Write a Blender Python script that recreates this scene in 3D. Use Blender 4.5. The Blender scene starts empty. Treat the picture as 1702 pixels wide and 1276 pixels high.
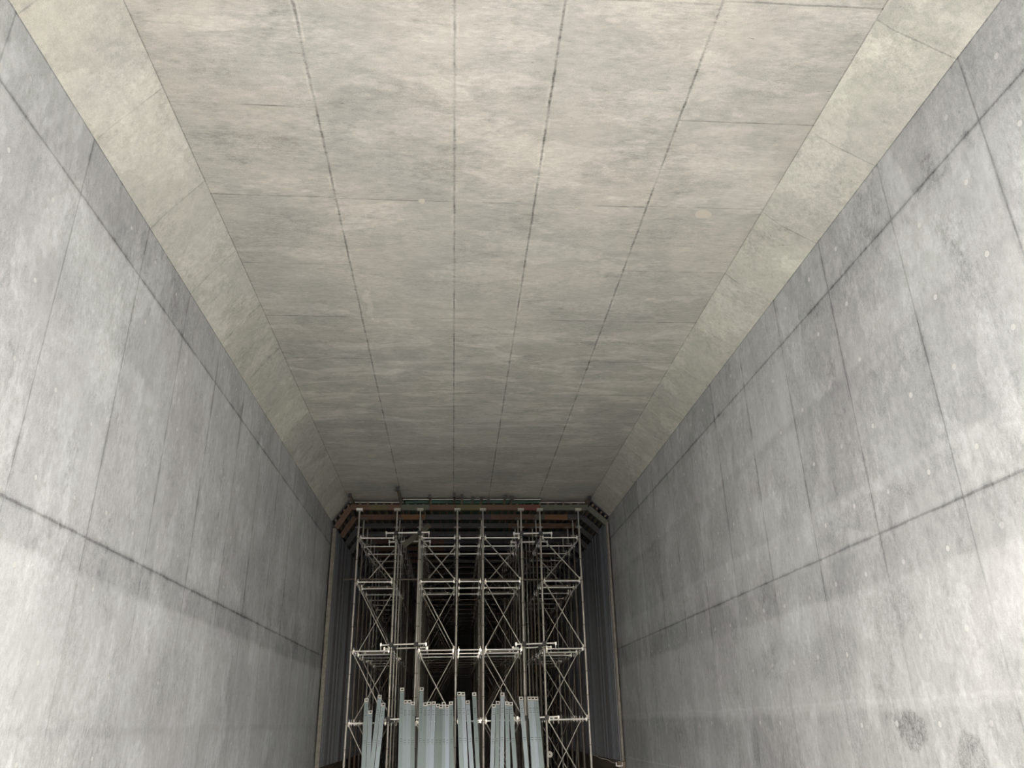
import bpy, math, random
from mathutils import Vector, Matrix
random.seed(7)
sc = bpy.context.scene
col = sc.collection

# ------------------------------------------------------------------ camera, light, exposure
PITCH, YAW, ROLL, FPX = 0.41429390, 0.07784121, -0.01941627, 1282.34
fwd = Vector((math.sin(YAW)*math.cos(PITCH), math.cos(YAW)*math.cos(PITCH), math.sin(PITCH)))
rt = Vector((math.cos(YAW), -math.sin(YAW), 0)); up = rt.cross(fwd)
rr = rt*math.cos(ROLL)+up*math.sin(ROLL); uu = -rt*math.sin(ROLL)+up*math.cos(ROLL)
cam_data = bpy.data.cameras.new('camera'); cam = bpy.data.objects.new('camera', cam_data); col.objects.link(cam)
cam_data.sensor_width = 36.0; cam_data.lens = FPX/1702*36.0
cam_data.clip_start = 0.05; cam_data.clip_end = 300
cam.matrix_world = Matrix((rr, uu, -fwd)).transposed().to_4x4()
sc.camera = cam

SUN_EL, SUN_AZ = 46.0, 4.0          # sun stands behind the viewer, over the open trench
world = bpy.data.worlds.new('sky'); sc.world = world; world.use_nodes = True
wn = world.node_tree; wn.nodes.clear()
sky = wn.nodes.new('ShaderNodeTexSky'); sky.sky_type = 'NISHITA'; sky.sun_disc = False
sky.sun_elevation = math.radians(SUN_EL); sky.sun_rotation = math.radians(180+SUN_AZ)
sky.air_density = 1.0; sky.dust_density = 6.0; sky.ozone_density = 0.4
hs = wn.nodes.new('ShaderNodeHueSaturation'); hs.inputs['Saturation'].default_value = 0.80   # hazy bright sky
bg = wn.nodes.new('ShaderNodeBackground'); bg.inputs[1].default_value = 1.5
wo = wn.nodes.new('ShaderNodeOutputWorld')
wn.links.new(sky.outputs[0], hs.inputs['Color']); wn.links.new(hs.outputs[0], bg.inputs[0]); wn.links.new(bg.outputs[0], wo.inputs[0])
sl = bpy.data.lights.new('sun', 'SUN'); sl.energy = 3.9; sl.angle = math.radians(1.5); sl.color = (1.0, 0.99, 0.95)
so = bpy.data.objects.new('sun', sl); col.objects.link(so)
so.rotation_euler = (math.radians(90-SUN_EL), 0, math.radians(SUN_AZ))
vs = sc.view_settings
vs.view_transform = 'Standard'; vs.look = 'None'; vs.gamma = 1.0; vs.use_curve_mapping = False
vs.exposure = 0.32
sc.cycles.max_bounces = 12; sc.cycles.diffuse_bounces = 8

# ------------------------------------------------------------------ helpers
def tag(o, label=None, cat=None, group=None, kind=None):
    if label: o['label'] = label; o['kind'] = 'thing'
    if cat: o['category'] = cat
    if group: o['group'] = group
    if kind: o['kind'] = kind
    return o

def empty(name, loc, label, cat, group=None):
    o = bpy.data.objects.new(name, None); col.objects.link(o); o.location = loc; o.empty_display_size = .1
    return tag(o, label, cat, group)

class MB:
    """collects boxes, bars and tubes, all given in world metres"""
    def __init__(s): s.v = []; s.f = []; s.smooth = []
    def add(s, vs_, fs, sm=False):
        n = len(s.v); s.v += [tuple(v) for v in vs_]
        s.f += [tuple(i+n for i in f) for f in fs]; s.smooth += [sm]*len(fs)
    def box(s, x0, x1, y0, y1, z0, z1):
        s.add([(x0,y0,z0),(x1,y0,z0),(x1,y1,z0),(x0,y1,z0),(x0,y0,z1),(x1,y0,z1),(x1,y1,z1),(x0,y1,z1)],
              [(0,3,2,1),(4,5,6,7),(0,1,5,4),(1,2,6,5),(2,3,7,6),(3,0,4,7)])
    def bar(s, a, b, w, h, side=None):
        a = Vector(a); b = Vector(b); d = (b-a).normalized()
        sd = Vector(side) if side else (Vector((1,0,0)) if abs(d.x) < .9 else Vector((0,1,0)))
        n = d.cross(sd).normalized(); sd = n.cross(d).normalized()
        vs_ = []
        for p in (a, b):
            for i, j in ((-1,-1),(1,-1),(1,1),(-1,1)): vs_.append(p + sd*(i*w/2) + n*(j*h/2))
        s.add(vs_, [(0,3,2,1),(4,5,6,7),(0,1,5,4),(1,2,6,5),(2,3,7,6),(3,0,4,7)])
    def tube(s, a, b, r, n=8, r2=None):
        a = Vector(a); b = Vector(b); d = (b-a).normalized(); r2 = r if r2 is None else r2
        sd = d.cross(Vector((0,0,1)) if abs(d.z) < .9 else Vector((1,0,0))).normalized(); nn = d.cross(sd)
        vs_ = []
        for p, q in ((a, r), (b, r2)):
            for k in range(n):
                t = 2*math.pi*k/n; vs_.append(p + (sd*math.cos(t)+nn*math.sin(t))*q)
        s.add(vs_, [(k, (k+1) % n, n+(k+1) % n, n+k) for k in range(n)], True)
        s.add(vs_, [tuple(range(n-1,-1,-1)), tuple(range(n, 2*n))])
    def prism(s, poly, y0, y1):
        n = len(poly); vs_ = [(x,y0,z) for x,z in poly]+[(x,y1,z) for x,z in poly]
        s.add(vs_, [(k,(k+1)%n,n+(k+1)%n,n+k) for k in range(n)]+[tuple(range(n-1,-1,-1)), tuple(range(n,2*n))])
    def build(s, name, mat, parent=None, kind=None):
        o0 = Vector(parent.location) if parent is not None and parent.type == 'EMPTY' else Vector((0,0,0))
        if parent is not None and parent.type != 'EMPTY': o0 = Vector(parent.get('_org', (0,0,0)))
        me = bpy.data.meshes.new(name); me.from_pydata([Vector(v)-o0 for v in s.v], [], s.f)
        me.polygons.foreach_set('use_smooth', s.smooth); me.update()
        o = bpy.data.objects.new(name, me); col.objects.link(o); me.materials.append(mat)
        if parent is not None: o.parent = parent
        if kind: o['kind'] = kind
        return o

class NT:
    """small node-graph writer"""
    def __init__(s, name):
        s.m = bpy.data.materials.new(name); s.m.use_nodes = True; s.t = s.m.node_tree; s.t.nodes.clear()
        s.out = s.n('ShaderNodeOutputMaterial'); s.b = s.n('ShaderNodeBsdfPrincipled')
        s.l(s.b.outputs[0], s.out.inputs[0])
        tc = s.n('ShaderNodeTexCoord'); s.P = tc.outputs['Object']
        sp = s.n('ShaderNodeSeparateXYZ'); s.l(s.P, sp.inputs[0]); s.x, s.y, s.z = sp.outputs
    def n(s, t): return s.t.nodes.new(t)
    def l(s, a, b): s.t.links.new(a, b)
    def put(s, sock, v):
        if isinstance(v, bpy.types.NodeSocket): s.l(v, sock)
        else: sock.default_value = v
    def mth(s, op, a, b=None, c=None):
        n = s.n('ShaderNodeMath'); n.operation = op; s.put(n.inputs[0], a)
        if b is not None: s.put(n.inputs[1], b)
        if c is not None: s.put(n.inputs[2], c)
        return n.outputs[0]
    def add(s, a, b): return s.mth('ADD', a, b)
    def sub(s, a, b): return s.mth('SUBTRACT', a, b)
    def mul(s, a, b): return s.mth('MULTIPLY', a, b)
    def mx(s, a, b): return s.mth('MAXIMUM', a, b)
    def vec(s, x, y, z):
        n = s.n('ShaderNodeCombineXYZ'); s.put(n.inputs[0], x); s.put(n.inputs[1], y); s.put(n.inputs[2], z); return n.outputs[0]
    def noise(s, scale, detail=4, rough=.55, stretch=(1,1,1), off=(0,0,0), dist=0.0):
        mp = s.n('ShaderNodeMapping'); s.l(s.P, mp.inputs[0]); mp.inputs['Scale'].default_value = stretch; mp.inputs['Location'].default_value = off
        n = s.n('ShaderNodeTexNoise'); s.l(mp.outputs[0], n.inputs['Vector']); n.inputs['Scale'].default_value = scale
        n.inputs['Detail'].default_value = detail; n.inputs['Roughness'].default_value = rough; n.inputs['Distortion'].default_value = dist
        return n.outputs[0]
    def rng(s, v, a, b, c=0.0, d=1.0, smooth=True):
        n = s.n('ShaderNodeMapRange'); n.interpolation_type = 'SMOOTHSTEP' if smooth else 'LINEAR'
        s.put(n.inputs[0], v); n.inputs[1].default_value = a; n.inputs[2].default_value = b; n.inputs[3].default_value = c; n.inputs[4].default_value = d
        return n.outputs[0]
    def rnd(s, *a):
        n = s.n('ShaderNodeTexWhiteNoise'); n.noise_dimensions = '3D'
        s.l(s.vec(*(list(a)+[0]*(3-len(a)))), n.inputs['Vector']); return n.outputs['Value']
    def dper(s, c, p0, P):            # distance to the nearest line of a regular set
        t = s.mth('FRACT', s.mth('DIVIDE', s.sub(c, p0-P/2), P)); return s.mul(s.mth('ABSOLUTE', s.sub(t, .5)), P)
    def dist(s, c, p): return s.mth('ABSOLUTE', s.sub(c, p))
    def mixc(s, f, a, b, mode='MIX'):
        n = s.n('ShaderNodeMix'); n.data_type = 'RGBA'; n.blend_type = mode
        s.put(n.inputs['Factor'], f); s.put(n.inputs[6], a); s.put(n.inputs[7], b); return n.outputs[2]
    def ramp(s, v, stops):
        n = s.n('ShaderNodeValToRGB'); s.put(n.inputs[0], v); e = n.color_ramp.elements
        while len(e) > 1: e.remove(e[-1])
        e[0].position = stops[0][0]; e[0].color = (stops[0][1],)*3+(1,)
        for p, c in stops[1:]: k = e.new(p); k.color = (c,)*3+(1,)
        return n.outputs[0]
    def finish(s, color, rough=.85, metal=0.0, bump=None, bstr=.3, bdist=.01, spec=None):
        s.put(s.b.inputs['Base Color'], color); s.put(s.b.inputs['Roughness'], rough); s.put(s.b.inputs['Metallic'], metal)
        if spec is not None: s.b.inputs['Specular IOR Level'].default_value = spec
        if bump is not None:
            b = s.n('ShaderNodeBump'); b.inputs['Strength'].default_value = bstr; b.inputs['Distance'].default_value = bdist
            s.l(bump, b.inputs['Height']); s.l(b.outputs[0], s.b.inputs['Normal'])
        return s.m

def concrete(name, kind, base, tint, side=0):
    g = NT(name)
    horiz = kind in ('ceiling', 'haunch')
    u, v = (g.x, g.y) if kind == 'ceiling' else (g.y, g.z)
    streak = (0.75, 1.9, 1) if kind == 'ceiling' else ((.8, 1.0, 1.0) if kind == 'haunch' else (1, 1.5, .85))
    wob = g.sub(g.noise(3.0, 5, .65, off=(side*3, 5, 1)), .5)
    wob2 = g.sub(g.noise(1.1, 5, .62, off=(side*7, 15, 4)), .5)
    # tone: big blotches, mid mottling, formboard streaks, fine grain
    big = g.sub(g.noise(.55, 6, .6, streak, (side*11+2, 3, 7), .15), .5)
    mid = g.sub(g.noise(2.6, 7, .68, streak, (side*5+9, 1, 3), .1), .5)
    fine = g.sub(g.noise(30, 7, .85, (.35, 1.5, 1) if kind == 'ceiling' else ((.8,.8,.8) if kind == 'haunch' else (1, 1, .55))), .5)
    grain = g.sub(g.noise(150, 2, .6), .5)
    rough_m = g.sub(g.noise(9, 6, .72, streak, (side*2+1, 7, 5)), .5)
    fine_a = g.mul(fine, g.rng(g.noise(1.3, 5, .65, off=(side*6+4, 2, 8)), .38, .60, .45, 1.7))
    grit = g.rng(g.noise(48, 5, .8, off=(1, 2, side)), .40, .62, .35, 1.6)
    tone = g.add(g.add(g.add(g.mul(big, .60 if not horiz else .36), g.mul(mid, .50 if kind != 'haunch' else .32)), g.mul(rough_m, .60)), g.add(g.mul(fine_a, .85), g.mul(grain, .60)))
    # cloudy laitance areas with a crisp edge
    cl = g.rng(g.noise(1.0, 7, .62, streak, (side*4+31, 8, 2), .3), .54, .565)
    tone = g.add(tone, g.mul(cl, g.add(.07, g.mul(g.rng(g.noise(14, 4, .7, off=(3, side, 8)), .35, .6), .10))))
    dk = g.mul(g.rng(g.noise(1.25, 8, .72, streak, (side*9+51, 2, 6), .5), .54, .70), g.rng(g.noise(20, 4, .7), .35, .6))
    tone = g.sub(tone, g.mul(dk, .34 if not horiz else .26))
    # bug holes and scuffs
    pits = g.rng(g.noise(26 if horiz else 34, 3, .5, (.5, 1.6, 1) if kind == 'ceiling' else (1, 1, 1), (4, side*6, 9)), .70, .745)
    gate = g.rng(g.noise(1.7, 3, .6, off=(6, side, 12)), .42, .62)
    tone = g.sub(tone, g.mul(g.mul(pits, gate), .42 if horiz else .22))
    if kind == 'wall':
        y0, s1, s2 = (5.25, 3.93, 1.45) if side == 0 else (5.47, 4.06, 1.52)
        zz = g.add(g.z, g.mul(wob2, .16)); P = 1.243
        # panels
        pid = g.mth('FLOOR', g.mth('DIVIDE', g.sub(g.y, y0), P)); rid = g.mth('FLOOR', g.mth('DIVIDE', g.sub(g.z, s2), s1-s2))
        tone = g.add(tone, g.mul(g.sub(g.rnd(pid, rid, side+.5), .5), .15))
        # pour bands
        t = g.mth('DIVIDE', g.add(zz, 2.0), 8.0)
        st = [(0,.02),(.152,.02),(.158,-.02),(.245,-.05),(.252,-.05),(.258,.04),(.33,.04),(.385,.05),(.392,-.05),(.43,-.06),(.437,-.02),(.497,.03),(.503,-.035),(.62,0.0),(.635,-.045),(.645,.035),(.70,.0),(.738,0.0),(.745,-.045),(1,-.03)]
        if side == 0:
            st = [(0,.06),(.245,.05),(.252,.0),(.258,.05),(.38,.08),(.392,.06),(.398,-.06),(.43,-.06),(.437,-.03),(.497,.0),(.503,-.02),(.60,.02),(.607,.0),(.64,-.02),(.738,0.0),(.745,-.05),(1,-.04)]
        r = g.n('ShaderNodeValToRGB'); g.put(r.inputs[0], t); e = r.color_ramp.elements
        while len(e) > 1: e.remove(e[-1])
        e[0].position = 0; e[0].color = (st[0][1]+.5,)*3+(1,)
        for p, c in st[1:]: k = e.new(p); k.color = (c+.5,)*3+(1,)
        band = g.sub(r.outputs[0], .5)
        tone = g.add(tone, g.mul(band, g.add(.5, g.mul(g.noise(.8, 3, .5, off=(3,3,3)), 3.0))))
        # run-down streaks
        rs = g.rng(g.noise(9, 5, .65, (1, 1, .06), (2, 7, 1)), .50, .72)
        tone = g.add(tone, g.mul(g.mul(rs, g.rng(g.noise(.9, 3, .5, off=(9,9,2)), .4, .6)), .12))
        # joints
        wy = g.mul(wob, .012)
        dv = g.dper(g.add(g.y, wy), y0, P); dh = g.mth('MINIMUM', g.dist(g.add(g.z, g.mul(wob, .02)), s1), g.dist(g.add(g.z, g.mul(wob, .03)), s2))
        amt = g.rng(g.noise(.9, 3, .6, (1, 1, 1), (side*3+8, 4, 4)), .35, .6, .55, 1)
        low = g.rng(g.z, s2-.9, s2+.1, .35, 1)
        core = g.mul(g.mul(g.rng(dv, .003, .013, 1, 0), amt), low)
        smear = g.mul(g.mul(g.rng(dv, .0, .055, 1, 0), g.rng(g.noise(2.2, 4, .6, off=(1, side, 1)), .44, .62)), low)
        hcore = g.rng(dh, .004, .016, 1, 0); hsm = g.mul(g.rng(dh, 0, .05, 1, 0), g.rng(g.noise(2.0, 4, .6, off=(5, side, 1)), .35, .6))
        j = g.mth('MINIMUM', g.add(g.add(g.mul(core, .36), g.mul(smear, .26)), g.add(g.mul(hcore, .30), g.mul(hsm, .26))), .48)
        halo = g.mul(g.rng(g.dist(dv, .03), 0, .02, 1, 0), g.rng(g.noise(3.5, 4, .6, off=(8, side, 3)), .55, .68))
        tone = g.add(g.sub(tone, j), g.mul(halo, .12))
        if side == 1:        # top edge of the base pour
            dk2 = g.dist(g.add(g.z, g.mul(wob, .02)), -.72)
            tone = g.add(tone, g.mul(g.rng(dk2, .004, .02, 1, 0), .22)); tone = g.sub(tone, g.mul(g.rng(g.z, -.74, -.72, 1, 0), .04))
            dk3 = g.dist(g.add(g.z, g.mul(wob2, .14)), .12); tone = g.add(tone, g.mul(g.rng(dk3, .0, .03, 1, 0), .08))
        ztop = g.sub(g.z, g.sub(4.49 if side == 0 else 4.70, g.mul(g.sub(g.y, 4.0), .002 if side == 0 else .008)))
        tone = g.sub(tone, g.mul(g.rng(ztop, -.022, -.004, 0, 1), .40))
        # plugged tie holes, a regular grid of pale discs
        if side == 1: cy, cz, Py, Pz, r0 = 4.53, 3.745, .6355, .634, .024
        else: cy, cz, Py, Pz, r0 = 4.34, 3.60, .611, .632, .019
        iy = g.mth('ROUND', g.mth('DIVIDE', g.sub(g.y, cy), Py)); iz = g.mth('ROUND', g.mth('DIVIDE', g.sub(g.z, cz), Pz))
        h1 = g.rnd(iy, iz, .3); h2 = g.rnd(iy, iz, 7.7); h3 = g.rnd(iy, iz, 4.1)
        dy = g.add(g.dper(g.add(g.y, g.mul(g.sub(h2, .5), .05)), cy, Py), 0); dz = g.dper(g.add(g.z, g.mul(g.sub(h3, .5), .05)), cz, Pz)
        rd = g.mth('SQRT', g.add(g.mul(dy, dy), g.mul(dz, dz))); rd = g.add(rd, g.mul(wob, .012))
        disc = g.mul(g.rng(rd, r0-.004, r0+.003, 1, 0), g.rng(h1, .0, .5, .12 if side == 0 else .3, 1))
        ring = g.mul(g.rng(g.dist(rd, r0+.004), 0, .005, 1, 0), g.rng(h3, .3, .9))
        tone = g.sub(tone, g.mul(ring, .12))
        patches = [(6.9,1.75,.9,.16,-.14),(8.1,2.75,.5,.35,.07),(8.9,2.35,.35,.25,.08),(7.5,2.6,.12,.35,.12),(6.85,-.1,.22,.16,-.30),(6.1,-.35,.2,.3,-.24),(9.2,.6,1.2,.25,-.10),(5.6,2.65,.5,.3,-.06),(12.5,-.2,2,.25,-.06),(6.9,.85,.45,.25,-.14),(8.1,.55,.6,.3,-.12),(5.9,1.85,.6,.12,-.10),(10.5,-.35,.10,.35,-.15),(7.1,-.4,.03,.7,.16),(6.55,-.3,.03,.9,.14),(5.6,3.35,.5,.15,.06),(9.6,2.2,1.4,.35,.05),(14,.9,1.5,.35,.04),(6.3,2.75,.35,.25,-.10),(5.2,.6,.5,.4,.05)] if side == 1 else \
                  [(13.6,1.75,1.0,.22,-.14),(11.5,1.3,1.2,.28,-.06),(10.0,1.7,1.3,.2,.10),(6.9,2.6,1.4,.3,-.05),(7.4,2.2,1.0,.25,.05),(8.3,.9,.35,.4,.10),(9.3,.5,.9,.35,-.06),(15.5,1.55,.5,.4,-.14),(8.5,.35,.5,.5,-.10),(6.1,2.55,.12,.9,-.06),(6.6,3.0,.9,.12,.07),(5.9,2.2,.3,.8,.06),(9.1,2.9,.25,.7,-.06),(10.8,2.6,.5,.5,-.07),(12.5,.4,2.0,.5,-.05)]
    elif kind == 'ceiling':
        wx = g.mul(wob, .022)
        xs = [-1.29, -.05, .80, 2.02]; d = g.dist(g.add(g.x, wx), xs[0])
        for p in xs[1:]: d = g.mth('MINIMUM', d, g.dist(g.add(g.x, wx), p))
        yy = g.add(g.y, g.mul(wob, .02))
        left = g.rng(g.x, -1.291, -1.289, 1, 0, False); right = g.rng(g.x, 2.019, 2.021, 0, 1, False)
        dl = g.dper(yy, 5.43, 1.285); dc = g.dper(yy, 4.18, 2.553); dr = g.dper(yy, 5.43, 1.285)
        side_d = g.mth('MINIMUM', dl, g.add(dr, 0))
        both = g.mth('MINIMUM', g.add(left, right), 1.0)
        dh = g.add(g.mul(both, side_d), g.mul(g.sub(1.0, both), dc))
        # panel tone
        ix = g.add(g.add(g.rng(g.x,-1.291,-1.289,0,1,False), g.rng(g.x,-.051,-.049,0,1,False)), g.add(g.rng(g.x,.799,.801,0,1,False), g.rng(g.x,2.019,2.021,0,1,False)))
        tone = g.add(tone, g.mul(g.sub(g.rnd(ix, g.mth('FLOOR', g.mth('DIVIDE', g.sub(g.y, 4.18), 2.553)), 3.3), .5), .07))
        amt = g.rng(g.noise(2.2, 4, .6, off=(3, 9, 4)), .38, .62, .30, 1)
        core = g.mul(g.rng(d, .003, .017, 1, 0), amt); hc = g.mul(g.rng(dh, .003, .013, 1, 0), g.rng(g.noise(1.4, 4, .6, off=(13, 2, 4)), .38, .62, .15, .9))
        rough = g.mul(g.rng(d, 0, .035, 1, 0), g.rng(g.noise(30, 3, .6), .52, .62))
        halo = g.mul(g.rng(g.dist(d, .022), 0, .02, 1, 0), g.rng(g.noise(3.0, 5, .65, off=(1, 6, 3)), .50, .66))
        tone = g.add(g.sub(g.sub(tone, g.mul(g.mx(core, hc), .50)), g.mul(rough, .22)), g.mul(halo, .22))
        de = g.mth('MINIMUM', g.dist(g.x, -2.57), g.dist(g.x, 3.31)); tone = g.sub(tone, g.mul(g.rng(de, .004, .018, 1, 0), .38))
        # pale cross streaks of dried slurry towards the forms
        pz = g.rng(g.noise(1.5, 5, .55, (.55, 2.2, 1), (8, 8, 1), .8), .54, .575)
        tone = g.add(tone, g.mul(g.mul(pz, g.mul(g.rng(g.y, 8.6, 10.6), g.rng(g.y, 15.5, 13.0))), .20))
        sc_ = g.rng(g.noise(7, 4, .6, (.3, 3.0, 1), (2, 2, 5)), .66, .70)
        tone = g.sub(tone, g.mul(sc_, .09))
        patches = [(2.75,6.0,.45,.28,.16),(3.0,6.5,.28,.35,.15),(2.5,5.55,.25,.1,.13),(-.5,4.75,.7,.22,.08),(.3,5.05,.9,.10,.10),(-.7,5.35,.6,.25,-.07),(1.6,6.1,.4,.3,-.06),(2.6,4.9,.6,.3,-.07),(2.9,7.6,.4,.9,.06),(-1.9,5.9,.4,.2,-.10),(-1.8,7.2,.5,.3,-.07),(-1.9,10.0,.6,.8,-.06),(2.5,7.2,.4,.3,-.05),(-1.15,9.0,.05,.45,.16),(-1.0,10.6,.12,.9,.10),(2.4,10.2,.7,1.2,-.06)]
        disc = g.mul(g.rng(g.noise(1.9, 1, .3, (1, 1, 1), (21, 3, 0)), .80, .81), 1.0)
    else:
        y0, P = (5.27, 1.243) if side == 0 else (5.50, 1.255)
        # the joints lie square across the splay
        dv = g.dper(g.add(g.y, g.mul(wob, .02)), y0, P)
        pid = g.mth('FLOOR', g.mth('DIVIDE', g.sub(g.y, y0), P)); tone = g.add(tone, g.mul(g.sub(g.rnd(pid, side, 1.1), .5), .08))
        core = g.mul(g.rng(dv, .002, .011, 1, 0), g.rng(g.noise(2.2, 3, .6, off=(3, side, 4)), .35, .6, .3, 1))
        sm = g.mul(g.rng(dv, 0, .12, 1, 0), g.rng(g.noise(5, 5, .7, (1, .6, 2), off=(7, side, 2)), .48, .66))
        tone = g.sub(tone, g.add(g.mul(core, .30), g.mul(sm, .15)))
        disc = None; patches = []
    uu_ = g.add(u, g.mul(wob2, .55)); vv_ = g.add(v, g.mul(g.sub(g.noise(2.3, 6, .65, off=(9, 9, side)), .5), .5))
    for (pu, pv, ru, rv, a) in patches:
        du = g.mth('DIVIDE', g.sub(uu_, pu), ru); dv_ = g.mth('DIVIDE', g.sub(vv_, pv), rv)
        rr_ = g.add(g.mul(du, du), g.mul(dv_, dv_))
        pm = g.mul(g.rng(rr_, .55, 1.15, 1, 0), a)
        tone = g.add(tone, g.mul(pm, grit) if a < 0 else pm)
    hue = g.rng(g.noise(.7, 4, .6, off=(33, side, 9)), .35, .65)
    c = g.mixc(hue, base+(1,), tint+(1,))
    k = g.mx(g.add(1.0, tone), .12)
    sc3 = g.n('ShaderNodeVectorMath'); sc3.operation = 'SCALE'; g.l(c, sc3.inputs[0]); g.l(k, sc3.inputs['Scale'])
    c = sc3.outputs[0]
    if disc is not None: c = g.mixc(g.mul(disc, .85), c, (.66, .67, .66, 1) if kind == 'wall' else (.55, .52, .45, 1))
    h = g.add(g.mul(fine, .6), g.add(g.mul(mid, .8), g.mul(pits, -.5)))
    return g.finish(c, .82 if horiz else .70, bump=h, bstr=.35, bdist=.012, spec=.3)

def plain(name, rgb, rough=.6, metal=0.0, var=.15, scale=6, stretch=(1,1,1), spec=None, rust=None, per=0):
    g = NT(name)
    n1 = g.sub(g.noise(scale, 5, .65, stretch), .5); n2 = g.sub(g.noise(scale*9, 3, .6, stretch), .5)
    k = g.add(1.0, g.add(g.mul(n1, var*3), g.mul(n2, var*1.5)))
    if per: k = g.mul(k, g.add(1-per, g.mul(g.n('ShaderNodeObjectInfo').outputs['Random'], 2*per)))
    s = g.n('ShaderNodeVectorMath'); s.operation = 'SCALE'; s.inputs[0].default_value = rgb; g.l(k, s.inputs['Scale'])
    c = s.outputs[0]
    if rust: c = g.mixc(g.rng(g.noise(scale*.8, 5, .7, stretch, (5,5,5)), .52, .66), c, rust+(1,))
    return g.finish(c, rough, metal, bump=n1, bstr=.1, bdist=.004, spec=spec)

M = {}
M['wall_l'] = concrete('left_wall_concrete', 'wall', (.478, .498, .510), (.45, .46, .476), 0)
M['wall_r'] = concrete('right_wall_concrete', 'wall', (.455, .474, .484), (.428, .436, .449), 1)
M['ceil'] = concrete('ceiling_concrete', 'ceiling', (.455, .445, .408), (.398, .394, .370))
M['haunch_l'] = concrete('left_splay_concrete', 'haunch', (.475, .472, .425), (.44, .44, .41), 0)
M['haunch_r'] = concrete('right_splay_concrete', 'haunch', (.48, .482, .43), (.445, .445, .41), 1)
M['floor'] = plain('floor_concrete', (.385, .395, .385), .9, var=.12, scale=1.5)
M['back'] = plain('shaded_far_concrete', (.20, .20, .20), .9, var=.1, scale=2)  # grey darkened so the far end reads as unlit depth
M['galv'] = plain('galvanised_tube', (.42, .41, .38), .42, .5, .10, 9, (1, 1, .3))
M['galv_dull_shaded'] = plain('weathered_shaded_tube', (.13, .12, .105), .55, .45, .22, 5, (1, 1, .4), rust=(.17, .12, .09))  # rust-mottled tube, base darkened to put in the shade of the inner rows
M['zinc'] = plain('bright_zinc', (.90, .90, .88), .28, .25, .08, 9)
M['head'] = plain('dull_head_plate', (.42, .41, .36), .6, .2, .12, 9)
M['cast'] = plain('dark_coupler_iron', (.055, .055, .055), .6, .3, .2, 30)
M['rib'] = plain('blue_grey_form_steel', (.105, .115, .135), .45, .25, .22, 3, (1, 1, .12), per=.6)
M['skin'] = plain('dark_form_plywood', (.06, .06, .065), .7, 0, .15, 3)
M['edge'] = plain('raw_plywood_edge', (.20, .19, .165), .85, 0, .5, 14)
M['joist'] = plain('sawn_timber', (.16, .13, .10), .9, 0, .3, 8, (1, .1, 1))
M['green'] = plain('green_film_ply', (.028, .075, .055), .6, 0, .2, 6)
M['whiteedge'] = plain('pale_board_edge', (.50, .50, .46), .8, 0, .2, 12)
for nm, c in (('brown', (.12, .072, .05)), ('olive', (.11, .10, .05)), ('grey_green', (.11, .115, .095)), ('red', (.14, .05, .045)), ('orange', (.19, .10, .05)), ('dark_grey', (.065, .065, .07)), ('tan', (.11, .10, .08))):
    M[nm] = plain(nm+'_beam_paint', c, .6, .1, .25, 4, (.3, 1, 1))

def channel_mat():
    g = NT('perforated_galvanised_sheet')
    n1 = g.sub(g.noise(2.5, 5, .6, (1, 1, .25)), .5); n2 = g.sub(g.noise(60, 3, .6), .5)
    oi = g.n('ShaderNodeObjectInfo')
    # rows of small punched holes, in the part's own coordinates (x across the face, z along it)
    dx = g.dper(g.x, 0.012, .024); dz = g.dper(g.z, 0, .030)
    rd = g.mth('SQRT', g.add(g.mul(dx, dx), g.mul(dz, dz)))
    hole = g.mul(g.rng(rd, .0035, .0055, 1, 0), g.rng(g.mth('ABSOLUTE', g.x), .030, .031, 1, 0))
    slot_row = g.rng(g.dper(g.z, .3, .62), .05, .055, 1, 0)
    d2 = g.mth('SQRT', g.add(g.mul(g.dper(g.x, .012, .024), g.dper(g.x, .012, .024)), g.mul(g.dper(g.z, 0, .045), g.dper(g.z, 0, .045))))
    slot = g.mul(g.mul(g.rng(d2, .006, .009, 1, 0), slot_row), g.rng(g.mth('ABSOLUTE', g.x), .030, .031, 1, 0))
    topz = g.rng(g.z, 1.55, 1.75)
    hole = g.mx(g.mul(hole, topz), slot)
    k = g.mul(g.add(1.0, g.add(g.mul(n1, .35), g.mul(n2, .25))), g.add(.74, g.mul(oi.outputs['Random'], .60)))
    c = g.mixc(oi.outputs['Random'], (.44, .54, .55, 1), (.46, .53, .60, 1))
    s = g.n('ShaderNodeVectorMath'); s.operation = 'SCALE'; g.l(c, s.inputs[0]); g.l(k, s.inputs['Scale'])
    return g.finish(g.mixc(hole, s.outputs[0], (.03, .035, .035, 1)), .45, g.mul(g.sub(1, hole), .35), bump=n2, bstr=.05)
M['channel'] = channel_mat()

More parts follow.
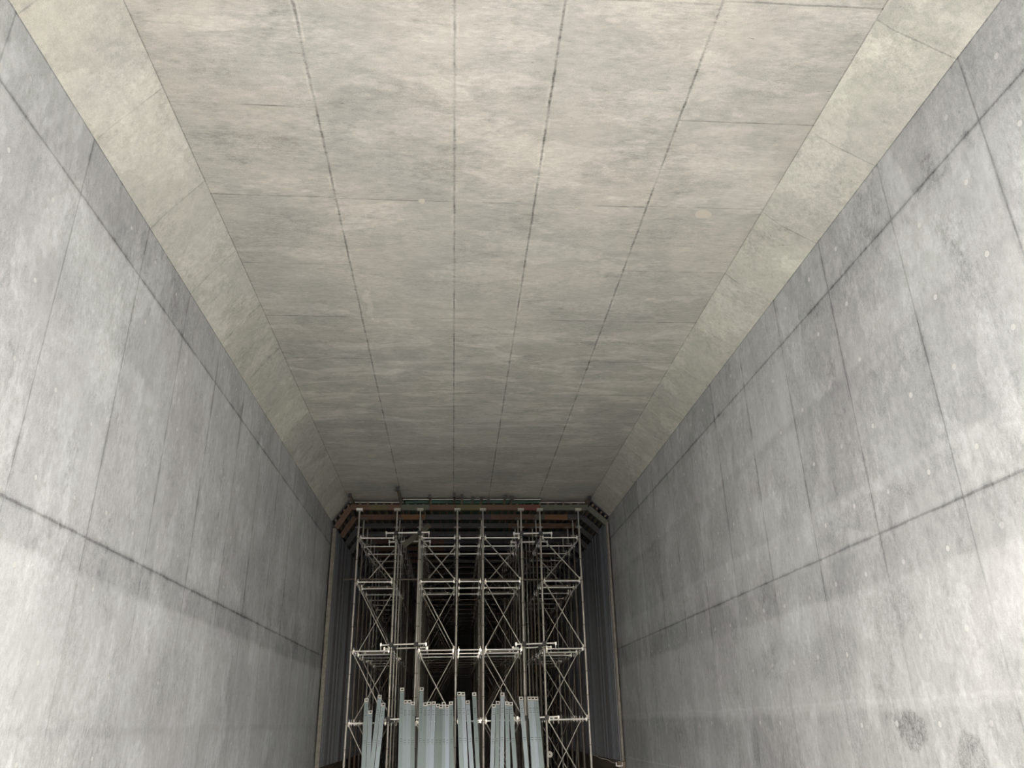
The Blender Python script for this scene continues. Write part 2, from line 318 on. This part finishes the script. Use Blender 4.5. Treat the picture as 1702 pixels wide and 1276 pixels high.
# ------------------------------------------------------------------ the setting
Y0, YM, YE = -10.0, -0.9, 37.0         # walls run back past the roof edge as an open trench
FL = -1.70
XL = lambda y: -3.02 + .0065*(min(y,18.2)-4)
XR = lambda y: 3.87 - .0085*(min(y,18.2)-4)
ZC = lambda y: 5.09 - .006*(min(y,18.2)-4)
BL = lambda y: -2.57 - 0.0*(y-4)
CR = lambda y: 3.31
ZL = lambda y: 4.49 - .002*(min(y,18.2)-4)
ZR = lambda y: 4.70 - .008*(min(y,18.2)-4)
def strip(name, mat, prof, y0, y1):
    """a slab whose cross-section follows the tunnel, from y0 to y1"""
    ys = [y0, 18.2, y1]; ps = [prof(y) for y in ys]; n = len(ps[0]); m = MB(); vv = []; ff = []
    for y, p in zip(ys, ps): vv += [(x,y,z) for x,z in p]
    for q in range(len(ys)-1): ff += [(q*n+k, q*n+(k+1)%n, (q+1)*n+(k+1)%n, (q+1)*n+k) for k in range(n)]
    m.add(vv, ff+[tuple(range(n-1,-1,-1)), tuple(range((len(ys)-1)*n, len(ys)*n))])
    o = m.build(name, mat); o['kind'] = 'structure'; return o
strip('wall_left', M['wall_l'], lambda y: [(XL(y),FL-.3),(XL(y),ZL(y)),(XL(y)-.001,6.2),(XL(y)-.7,6.2),(XL(y)-.7,FL-.3)], Y0, YE)
strip('wall_right', M['wall_r'], lambda y: [(XR(y),FL-.3),(XR(y)+.7,FL-.3),(XR(y)+.7,6.2),(XR(y)+.001,6.2),(XR(y),ZR(y))], Y0, YE)
strip('ceiling', M['ceil'], lambda y: [(BL(y),ZC(y)),(CR(y),ZC(y)),(CR(y),6.0),(BL(y),6.0)], YM, YE)
strip('trim_1', M['haunch_l'], lambda y: [(XL(y)-.02,ZL(y)-.02),(XL(y),ZL(y)),(BL(y),ZC(y)),(BL(y),6.0),(XL(y)-.02,6.0)], YM, YE)
strip('trim_2', M['haunch_r'], lambda y: [(CR(y),ZC(y)),(XR(y),ZR(y)),(XR(y)+.02,ZR(y)-.02),(XR(y)+.02,6.0),(CR(y),6.0)], YM, YE)
m = MB(); m.box(-14, 14, -24, YE, FL-.3, FL); tag(m.build('floor', M['floor']), kind='structure')
m = MB(); m.box(-4, 5, YE-.2, YE, FL, 6); tag(m.build('wall_back', M['back']), kind='structure')  # end wall added to close the tunnel; its dark colour stands for unlit depth

# ------------------------------------------------------------------ scaffolding
SY0, DY, ROWS = 18.30, .95, 13
LV = [4.06, 3.04, 1.53, .06, -1.45]
def jack_post(x, y, parent, front):
    u = MB(); u.tube((x,y,-1.52), (x,y,4.30), .027 if front else .025, 10 if front else 7)
    sleeve = (2.3, .8, -.7)
    for z in sleeve: u.tube((x,y,z-.06), (x,y,z+.06), .031, 8)
    ros = [-1.45+.5*k for k in range(12)]
    if not front:
        for z in ros: u.tube((x,y,z-.005), (x,y,z+.005), .048, 8)
    o = u.build('upright', M['galv'] if (front or random.random() < .2) else M['galv_dull_shaded'], parent)  # most rear posts take the darker colour, painting in the inner shade
    o['_org'] = tuple(parent.location)
    if front:
        for z in ros:
            r = MB(); r.tube((x,y,z-.006), (x,y,z+.006), .052, 12); r.build('rosette', M['galv_dull_shaded'], o)
    j = MB(); j.tube((x,y,4.28), (x,y,4.715), .019, 8); j.tube((x,y,4.29), (x,y,4.335), .040, 6)
    j.bar((x-.075,y,4.315), (x+.075,y,4.315), .014, .014)
    jo = j.build('jack_screw', M['galv'], parent); jo['_org'] = tuple(parent.location)
    h = MB(); h.box(x-.075,x+.075,y-.06,y+.06,4.712,4.722); h.box(x-.075,x+.075,y+.06,y+.066,4.712,4.765)
    h.box(x-.075,x+.075,y-.066,y-.06,4.712,4.765)
    h.build('u_head', M['zinc'] if (front and x < -2.2) else (M['head'] if front else M['galv_dull_shaded']), jo)
    b = MB(); b.tube((x,y,FL+.008), (x,y,-1.50), .019, 8); b.box(x-.07,x+.07,y-.07,y+.07,FL,FL+.008); b.tube((x,y,-1.55),(x,y,-1.51),.04,6)
    b.build('base_jack', M['galv'], parent)

def ledger_mesh(m, a, b, n=7):
    a = Vector(a); b = Vector(b); d = (b-a).normalized()
    m.tube(a+d*.075, b-d*.075, .0165, n)
    for p, s in ((a, 1), (b, -1)):
        q = p+d*s*.06
        m.bar(q-d*.02, q+d*.02, .032, .06)
        m.bar(q+Vector((0,0,-.055)), q+Vector((0,0,.075)), .008, .022)      # wedge

def scaffold(xs, label, where, bays_diag):
    x0 = sum(xs)/len(xs)
    e = empty('scaffold', (x0, SY0, FL), label, 'scaffold')
    led = []; dia = []
    for r in range(ROWS):
        y = SY0+r*DY
        for x in xs: jack_post(x, y, e, r == 0)
        for z in LV:
            for i in range(len(xs)-1): led.append((r, (xs[i],y,z), (xs[i+1],y,z)))
        if r < ROWS-1:
            for z in LV:
                for x in xs: led.append((r+.5, (x,y,z), (x,y+DY,z)))
        for k in range(4):
            for i in bays_diag:
                a, b = xs[i]+.05, xs[i+1]-.05
                if r % 2: a, b = b, a
                dia.append((r, (a,y-.035,LV[k]-.03), (b,y-.035,LV[k+1]+.05)))
        if r < ROWS-1 and r % 4 == 2:
            for k in range(4):
                x = xs[0] if (r//3) % 2 else xs[-1]
                dia.append((r+.5, (x+.034,y+.05,LV[k]-.03), (x+.034,y+DY-.05,LV[k+1]+.05)))
    for lst, nm, cut in ((led, 'ledger', 100), (dia, 'diagonal_brace', 100)):
        lst.sort(key=lambda t: t[0]); rest = MB()
        for k, (r, a, b) in enumerate(lst):
            m = MB() if k < cut else rest
            n = 8 if r < 1 else 6
            if nm == 'ledger': ledger_mesh(m, a, b, n)
            else:
                m.tube(a, b, .0155, n)
                for p in (a, b): m.bar(Vector(p)+Vector((0,-.004,-.035)), Vector(p)+Vector((0,-.004,.035)), .036, .026)
            if k < cut: m.build(nm, M['zinc'] if (r < 2.2 and nm == 'ledger') else (M['galv'] if r < 3 or nm == 'ledger' and r < 6 else M['galv_dull_shaded']), e)  # skylit front and shaded depth painted in: colour darkens row by row
        if rest.v: rest.build(nm, M['galv_dull_shaded'], e, kind='stuff')
    return e
PX = [-2.28, -1.39, -.84, .05, .66, 1.58, 2.04, 2.98]
scaffold(PX[0:2], 'narrow steel scaffold tower nearest the left wall, propping the roof formwork', 'left', [0])
scaffold(PX[2:6], 'wide three-bay steel scaffold in the middle, propping the roof formwork', 'middle', [0, 2])
scaffold(PX[6:8], 'narrow steel scaffold tower nearest the right wall, propping the roof formwork', 'right', [0])

# tie tubes with couplers across the two gaps
tall = {4.14: 'upper', 1.63: 'middle', .10: 'lowest'}
for z, wd in tall.items():
    for a, b, px in ((-1.62, -.62, PX[1:3]), (1.40, 2.30, PX[5:7])):
        for r, rw in ((0, 'front'), (1, 'second')):
            y = SY0+r*DY-.062
            zz = z+(.02 if a < 0 else .0)
            e = empty('tie_tube', ((a+b)/2, y, zz), 'short bright tie tube clamped across the %s gap, %s of the three heights, %s row' % ('left' if a < 0 else 'right', wd, rw), 'scaffold tube', 'tie tubes clamped between the scaffolds')
            m = MB(); m.tube((a,y,zz), (b,y,zz+.02), .018, 10); m.build('tube', M['zinc'], e)
            for x in px:
                m = MB(); m.box(x-.045,x+.045,y-.034,y+.05,zz-.04,zz+.055); m.tube((x+.03,y-.04,zz+.01),(x+.03,y-.075,zz+.01),.012,6); m.build('coupler', M['cast'], e)
            for x in (a, b):
                m = MB(); m.box(x-.018,x+.018,y-.025,y+.025,zz-.024,zz+.04); m.tube((x,y,zz-.12),(x,y,zz-.02),.010,6); m.build('end_clamp', M['zinc'], e)
m = MB(); m.tube((-2.62, SY0+DY*.5, 3.19), (3.0, SY0+DY*.5, 3.14), .024, 8)
tag(m.build('scaffold_tube', M['galv_dull_shaded']), 'long dull horizontal tube running behind the front posts below the top lift', 'scaffold tube')
m = MB(); m.bar((-1.25, SY0+DY*.55, 3.98), (-.62, SY0+DY*.55, 4.50), .04, .13, (0,1,0))
tag(m.build('timber_brace', M['tan']), 'dim slanting board above the upper tie tube in the left gap', 'board')
e = empty('round_disc', (2.08, SY0-.05, -.62), 'small pale round disc on the post left of the right scaffold', 'disc')
m = MB(); m.tube((2.08,SY0-.065,-.62),(2.08,SY0-.03,-.62),.062,20); m.build('disc_plate', M['whiteedge'], e)
m = MB(); m.tube((2.08,SY0-.075,-.62),(2.08,SY0-.064,-.62),.014,10); m.build('hub', M['cast'], e)
# walkway boards lying on the second-lift ledgers, deep inside
for (xa, xb, r, z, lb) in ((-2.15,-1.55,1,3.04,'grey walkway board lying in the left scaffold, second lift from the top'), (-.70,-.10,2,3.04,'grey walkway board in the middle scaffold, left bay, second lift from the top'),
                        (.78,1.45,2,3.04,'grey walkway board in the middle scaffold, right bay, second lift from the top'), (2.2,2.85,1,3.04,'grey walkway board lying in the right scaffold, second lift from the top'),
                        (-2.15,-1.55,1,1.53,'grey walkway board lying in the left scaffold, third lift from the top'), (.78,1.4,1,1.53,'grey walkway board in the middle scaffold, right bay, third lift from the top'),(2.2,2.85,2,1.53,'grey walkway board lying in the right scaffold, third lift from the top')):
    y = SY0+r*DY; e = empty('walkway_board', ((xa+xb)/2, y+.45, z+.03), lb, 'board', 'walkway boards in the scaffolds')
    m = MB(); m.box(xa,xb,y+.06,y+DY-.06,z+.026,z+.062); m.build('deck', M['galv_dull_shaded'], e)
    m = MB()
    for xx in (xa+.08, xb-.08):
        m.box(xx-.02,xx+.02,y-.02,y+.06,z+.024,z+.05); m.box(xx-.02,xx+.02,y+DY-.06,y+DY+.02,z+.024,z+.05)
    m.build('hook', M['galv'], e)

# ------------------------------------------------------------------ roof formwork
FY = 18.40
ends = [YE-.4]
BZ0, BZ1 = 4.724, 4.855                      # beams rest in the u-heads
segs0 = [(-2.50,-2.02,'brown'),(-2.02,-1.62,'olive'),(-1.62,-1.30,'brown'),(-1.30,-.62,'grey_green'),(-.62,.0,'brown'),(.0,.62,'olive'),(.62,1.55,'brown'),(1.55,2.06,'red'),(2.06,3.22,'grey_green')]
def beam_profile(m, x0, x1, y, z0, z1):       # a channel lying with its open side back
    m.box(x0,x1,y-.05,y-.042,z0,z1); m.box(x0,x1,y-.042,y+.05,z0,z0+.009); m.box(x0,x1,y-.042,y+.05,z1-.009,z1)
    m.box(x0,x1,y-.053,y-.05,z0+.05,z0+.056)
for r in range(ROWS):
    y = SY0+r*DY
    if r == 0: segs = segs0; ypos = y
    elif r == 1: segs = [(-2.45,-1.35,'brown'),(-1.35,-.75,'orange'),(-.75,.9,'dark_grey'),(.9,2.0,'brown'),(2.0,2.25,'grey_green'),(2.25,2.85,'orange'),(2.85,3.2,'dark_grey')]
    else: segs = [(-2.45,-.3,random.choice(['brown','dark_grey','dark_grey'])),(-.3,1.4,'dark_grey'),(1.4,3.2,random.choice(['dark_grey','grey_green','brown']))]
    for k, (a, b, c) in enumerate(segs):
        m = MB(); beam_profile(m, a+.003, b-.003, y, BZ0, BZ1)
        o = m.build('steel_waler', M[c])
        names = {'brown':'brown','olive':'olive','grey_green':'grey-green','red':'red','orange':'orange','dark_grey':'dark grey','tan':'tan'}
        where = ['leftmost','second from the left','third from the left','fourth from the left','fifth from the left','sixth from the left','seventh from the left','second from the right','rightmost']
        if r == 0: lb = '%s steel beam on the front scaffold heads, %s in that row' % (names[c], where[k])
        elif r == 1: lb = '%s steel beam in the second row under the roof formwork, %s' % (names[c], ['leftmost','second from the left','third from the left','middle one','third from the right','second from the right','rightmost'][k])
        else: lb = 'dim %s steel beam in row %s under the roof formwork, %s' % (names[c], ['','','three','four','five','six','seven','eight','nine','ten','eleven','twelve','thirteen'][r], ['at left','in the middle','at right'][k])
        tag(o, lb, 'beam', 'steel beams under the roof formwork')
    # sloping beams under the splays
    for sd, (p, q_) in (('left', ((-2.50,4.80),(-2.80,4.30))), ('right', ((3.23,4.80),(3.66,4.40)))):
        m = MB(); m.bar((p[0],y,p[1]-.01), (q_[0],y,q_[1]), .09, .13, (0,1,0))
        o = m.build('sloping_waler', M['brown' if (sd == 'left' and r < 2) else ('grey_green' if r == 0 else 'dark_grey')])
        rn = ['front','second','third','fourth','fifth','sixth','seventh','eighth','ninth','tenth','eleventh','twelfth','thirteenth'][r]
        tag(o, 'short %s sloping beam under the %s splay, %s row' % ('brown' if sd == 'left' and r < 2 else 'grey', sd, rn), 'beam', 'sloping beams under the splays')
# joists along the tunnel
JZ0, JZ1 = 4.857, 4.935
JY1 = SY0+ROWS*DY
proud = {-1.31: 17.05, -.60: 17.7, -.03: 17.55, .15: 17.65, .40: 17.85, .61: 17.85, .79: 18.1, 1.17: 17.7, 1.34: 17.8, -2.44: 17.6, 3.20: 17.8}
ORD = 'one two three four five six seven eight nine ten eleven twelve thirteen fourteen fifteen sixteen seventeen eighteen nineteen twenty twenty-one twenty-two twenty-three twenty-four twenty-five'.split(); nf = 0
xs = sorted(list(proud) + [x for x in [-2.3+.19*k for k in range(29)] if min(abs(x-p) for p in proud) > .085])
for i, x in enumerate(xs):
    y0 = proud.get(x, FY-.01+random.uniform(-.05,.05)); w = .045 if x in proud else .05
    e = empty('timber_joist', (x, y0, JZ0), 'joist', 'joist', 'timber joists under the roof boards')
    m = MB(); m.box(x-w/2,x+w/2,y0,JY1,JZ0,JZ1); m.build('beam_body', M['joist'], e)
    if x in proud:
        m = MB(); m.box(x-.034,x+.034,y0-.02,y0+.03,JZ0-.008,JZ1+.008); m.build('end_cap', M['cast'], e)
        pl = sorted(proud).index(x)
        e['label'] = 'joist poking out past the roof formwork edge, %s of the eleven from the left' % ['first','second','third','fourth','fifth','sixth','seventh','eighth','ninth','tenth','last'][pl]
    else:
        nf += 1; e['label'] = 'timber joist ending flush at the formwork edge, number %s from the left' % ORD[nf-1]
        pass
for sd, (p, q_) in (('left', ((-2.507,4.90),(-2.867,4.419))), ('right', ((3.30,4.90),(3.69,4.533)))):
    for k in range(4):
        t = (k+.5)/4; x = p[0]+(q_[0]-p[0])*t; z = p[1]+(q_[1]-p[1])*t
        m = MB(); m.bar((x,FY-.12,z), (x,JY1,z), .05, .06, (q_[0]-p[0],0,q_[1]-p[1]))
        tag(m.build('splay_joist', M['joist']), 'timber joist under the %s splay boards, %s from the top' % (sd, ['first','second','third','fourth'][k]), 'joist', 'joists under the splay boards')
# boards
def board(x0, x1, y0, name, edge, mat, lb):
    e = empty(name, ((x0+x1)/2, y0, JZ1), lb, 'board', 'roof form boards')
    m = MB(); m.box(x0,x1,y0+.012,JY1,JZ1+.003,JZ1+.020); m.build('sheet', mat, e)
    m = MB(); m.box(x0,x1,y0,y0+.012,JZ1+.001,JZ1+.022); m.build('sheet_edge', edge, e)
board(-2.56, -1.26, FY, 'form_board', M['whiteedge'], M['skin'], 'roof form board with pale edge, left end of the deck')
board(-1.25, 2.05, 18.12, 'form_board', M['whiteedge'], M['green'], 'long green roof form board sticking out furthest, middle of the deck')
board(2.06, 3.28, FY, 'form_board', M['whiteedge'], M['skin'], 'roof form board with pale edge, right end of the deck')
m = MB(); m.box(-1.2,2.04,18.22,18.245,JZ0+.02,JZ1); tag(m.build('green_fascia_strip', M['green']), 'green strip hanging under the front edge of the middle board', 'board')
for sd, (p, q_) in (('left', ((-2.545,4.935),(-2.905,4.443))), ('right', ((3.325,4.945),(3.724,4.565)))):
    m = MB(); m.bar((p[0]*.5+q_[0]*.5,FY-.13,p[1]*.5+q_[1]*.5), (p[0]*.5+q_[0]*.5,JY1,p[1]*.5+q_[1]*.5), math.dist(p,q_), .018, (q_[0]-p[0],0,q_[1]-p[1]))
    tag(m.build('splay_form_board', M['whiteedge'] if 0 else M['skin']), 'sloping form board under the %s splay of the ceiling' % sd, 'board')

# ------------------------------------------------------------------ wall formwork
def wall_forms(sd):
    s = 1 if sd == 'left' else -1
    X = (lambda y: XL(y)+.045) if sd == 'left' else (lambda y: XR(y)-.045)
    zt = 4.30 if sd == 'left' else 4.44
    y = 18.35; i = 0
    ordn = ['first','second','third','fourth','fifth','sixth','seventh','eighth','ninth','tenth']
    while i < 10:
        x = X(y); y1 = y+1.22
        e = empty('ribbed_form_panel', (x, y, -.78), 'tall ribbed blue-grey form panel against the %s wall, %s from the front' % (sd, ordn[i]), 'form panel', 'ribbed panels along the %s wall' % sd)
        m = MB(); m.box(min(x,x+s*.018),max(x,x+s*.018),y,y1-.01,-.78,zt); m.build('facing', M['skin'], e)
        for k in range(7):
            yy = y+.05+k*(1.22-.1)/6.6
            m = MB(); m.box(min(x+s*.018,x+s*.085),max(x+s*.018,x+s*.085),yy-.022,yy+.022,-.78,zt); m.build('rib', M['rib'], e)
        m = MB()
        for zz in (-.7, .6, 1.9, 3.2): m.box(min(x+s*.086,x+s*.125),max(x+s*.086,x+s*.125),y,y1-.01,zz,zz+.05)
        if i > 40: m.build('waler', M['rib'], e)
        if i == 0:
            m = MB(); a, b = sorted((x-s*.005, x+s*(.082 if sd == 'left' else .05))); m.box(a,b,y-.03,y-.001,-.78,zt)
            m.build('edge_strip', M['edge'], e)['label'] = 'speckled tan edge strip'
        y = y1; i += 1
wall_forms('left'); wall_forms('right')
e = empty('corner_bracket', (3.56, 18.2, -.84), 'small white bracket at the foot of the right wall formwork', 'bracket')
m = MB(); m.box(3.50,3.64,18.2,18.3,-.88,-.865); m.box(3.50,3.515,18.2,18.3,-.865,-.80); m.box(3.625,3.64,18.2,18.3,-.865,-.80); m.build('plate', M['zinc'], e)
m = MB(); m.box(3.60,3.66,18.28,18.315,-1.7,-.865); m.build('post', M['galv_dull_shaded'], e)
m = MB()
pts = [(3.03+.06*k, 18.3-.01*k, -.66-.02*k+.012*math.sin(k*1.7)) for k in range(9)]
for a, b in zip(pts, pts[1:]): m.tube(a, b, .010, 6)
tag(m.build('tie_wire', M['galv_dull_shaded']), 'thin wire between the right scaffold post and the white bracket', 'wire')
m = MB(); m.box(-2.92,-2.80,18.4,30,FL,-.79); tag(m.build('timber_sill', M['joist']), 'long dark sill carrying the left wall formwork', 'sill')
m = MB(); m.box(3.58,3.74,18.4,30,FL,-.79); tag(m.build('timber_sill', M['joist']), 'long dark sill carrying the right wall formwork', 'sill')

# ------------------------------------------------------------------ perforated steel channels leaning on the scaffold
def hit(px, py, Y):
    d = fwd + rr*((px-851)/FPX) - uu*((py-638)/FPX); return d*(Y/d.y)
TOPY, BOTY = 18.10, 17.05
bundles = [('first', [(609.2,1160.3,604),(615.7,1180.3,612),(631.5,1154.6,617.8),(637.5,1167.8,625.8)]),
 ('second', [(668.3,1142.6,664.9),(673.8,1163.2,672.1),(680.5,1163.2,679.3),(686.3,1166,685.5)]),
 ('third', [(701,1142,697),(706.8,1167.2,703.8),(712.9,1166,710.8),(720.7,1165.5,717.2),(728.2,1169.5,724.4),(733.0,1171,730.6),(737.6,1166.6,737.2),(743.0,1171,743.6),(749.6,1165.5,751.2)]),
 ('fourth', [(763.0,1149.5,766.9),(769.4,1150,774.4),(777.2,1163.8,784),(788,1150.6,794.3)]),
 ('fifth', [(820.7,1170,817.8),(827.5,1164.9,826),(835.2,1150.6,834.2),(842.4,1165.5,844.8),(848.9,1166.6,856.5)]),
 ('last', [(865.9,1157.5,876),(880.0,1157.5,887.4),(885.6,1157.5,894.3),(891.0,1157.5,901.3)])]
ordw = ['leftmost','second from left','third from left','fourth from left','fifth from left','sixth from left','seventh from left','second from right','rightmost']
W = .086
for bi, (bn, items) in enumerate(bundles):
    for k, (tx, ty, bx) in enumerate(items):
        lay = (k % 2)*.055
        T = hit(tx, ty, TOPY-lay)
        # the member's line in the Y-Z plane goes on to the floor at BOTY
        zt = T.z; slope = (T.y-(BOTY-lay))/(zt-FL)
        d = fwd + rr*((bx-851)/FPX) - uu*((1276-638)/FPX)
        t = (T.y-slope*zt)/(d.y-slope*d.z); Q = d*t
        dirv = (Q-T)/(T.z-Q.z); F = T+dirv*(T.z-FL)
        L = (T-F).length; ax = (T-F).normalized()
        xax = Vector((1,0,0)); xax = (xax-ax*xax.dot(ax)).normalized(); yax = ax.cross(xax)
        name = ordw[k] if len(items) > 6 else (['leftmost','second from left','third from left','rightmost'][k] if len(items) == 4 else ['leftmost','second from left','middle one','second from right','rightmost'][k])
        e = bpy.data.objects.new('steel_channel', None); col.objects.link(e); e.empty_display_size = .1
        e.matrix_world = Matrix((xax, yax, ax)).transposed().to_4x4(); e.location = F
        shade = 'tall ' if ty < 1156 else ('short ' if ty > 1175 else '')
        tag(e, '%sgalvanised channel leaning on scaffold, %s of the %s bundle%s' % (shade, name, 'left-end' if bn == 'first' else ('right-end' if bn == 'last' else bn), '' if bn in ('first','last') else ' from the left'), 'steel channel', 'galvanised channels leaning on the scaffold')
        w = W/2
        def part(m, nm, mat):
            me = bpy.data.meshes.new(nm); me.from_pydata(m.v, [], m.f); me.materials.append(mat)
            o = bpy.data.objects.new(nm, me); col.objects.link(o); o.parent = e; return o
        m = MB(); m.box(-w,w,0,.004,.02,L-.09); m.box(-w,-w+.004,.004,.040,.02,L-.09); m.box(w-.004,w,.004,.040,.02,L-.09)
        m.box(-w,-w+.014,.036,.040,.02,L-.09); m.box(w-.014,w,.036,.040,.02,L-.09)
        part(m, 'channel_body', M['channel'])
        m = MB(); m.box(-w,-w+.020,-.002,.003,L-.085,L); m.box(w-.020,w,-.002,.003,L-.085,L); m.box(-w+.020,w-.020,-.002,.003,L-.02,L)
        m.box(-w,w,-.014,.003,L-.085,L-.060); m.box(-w,-w+.004,.003,.036,L-.085,L); m.box(w-.004,w,.003,.036,L-.085,L)
        part(m, 'end_bracket', M['zinc'])
        m = MB(); m.box(-w,w,0,.04,0,.018); part(m, 'foot_plate', M['zinc'])
for o in bpy.data.objects:
    if '_org' in o: del o['_org']
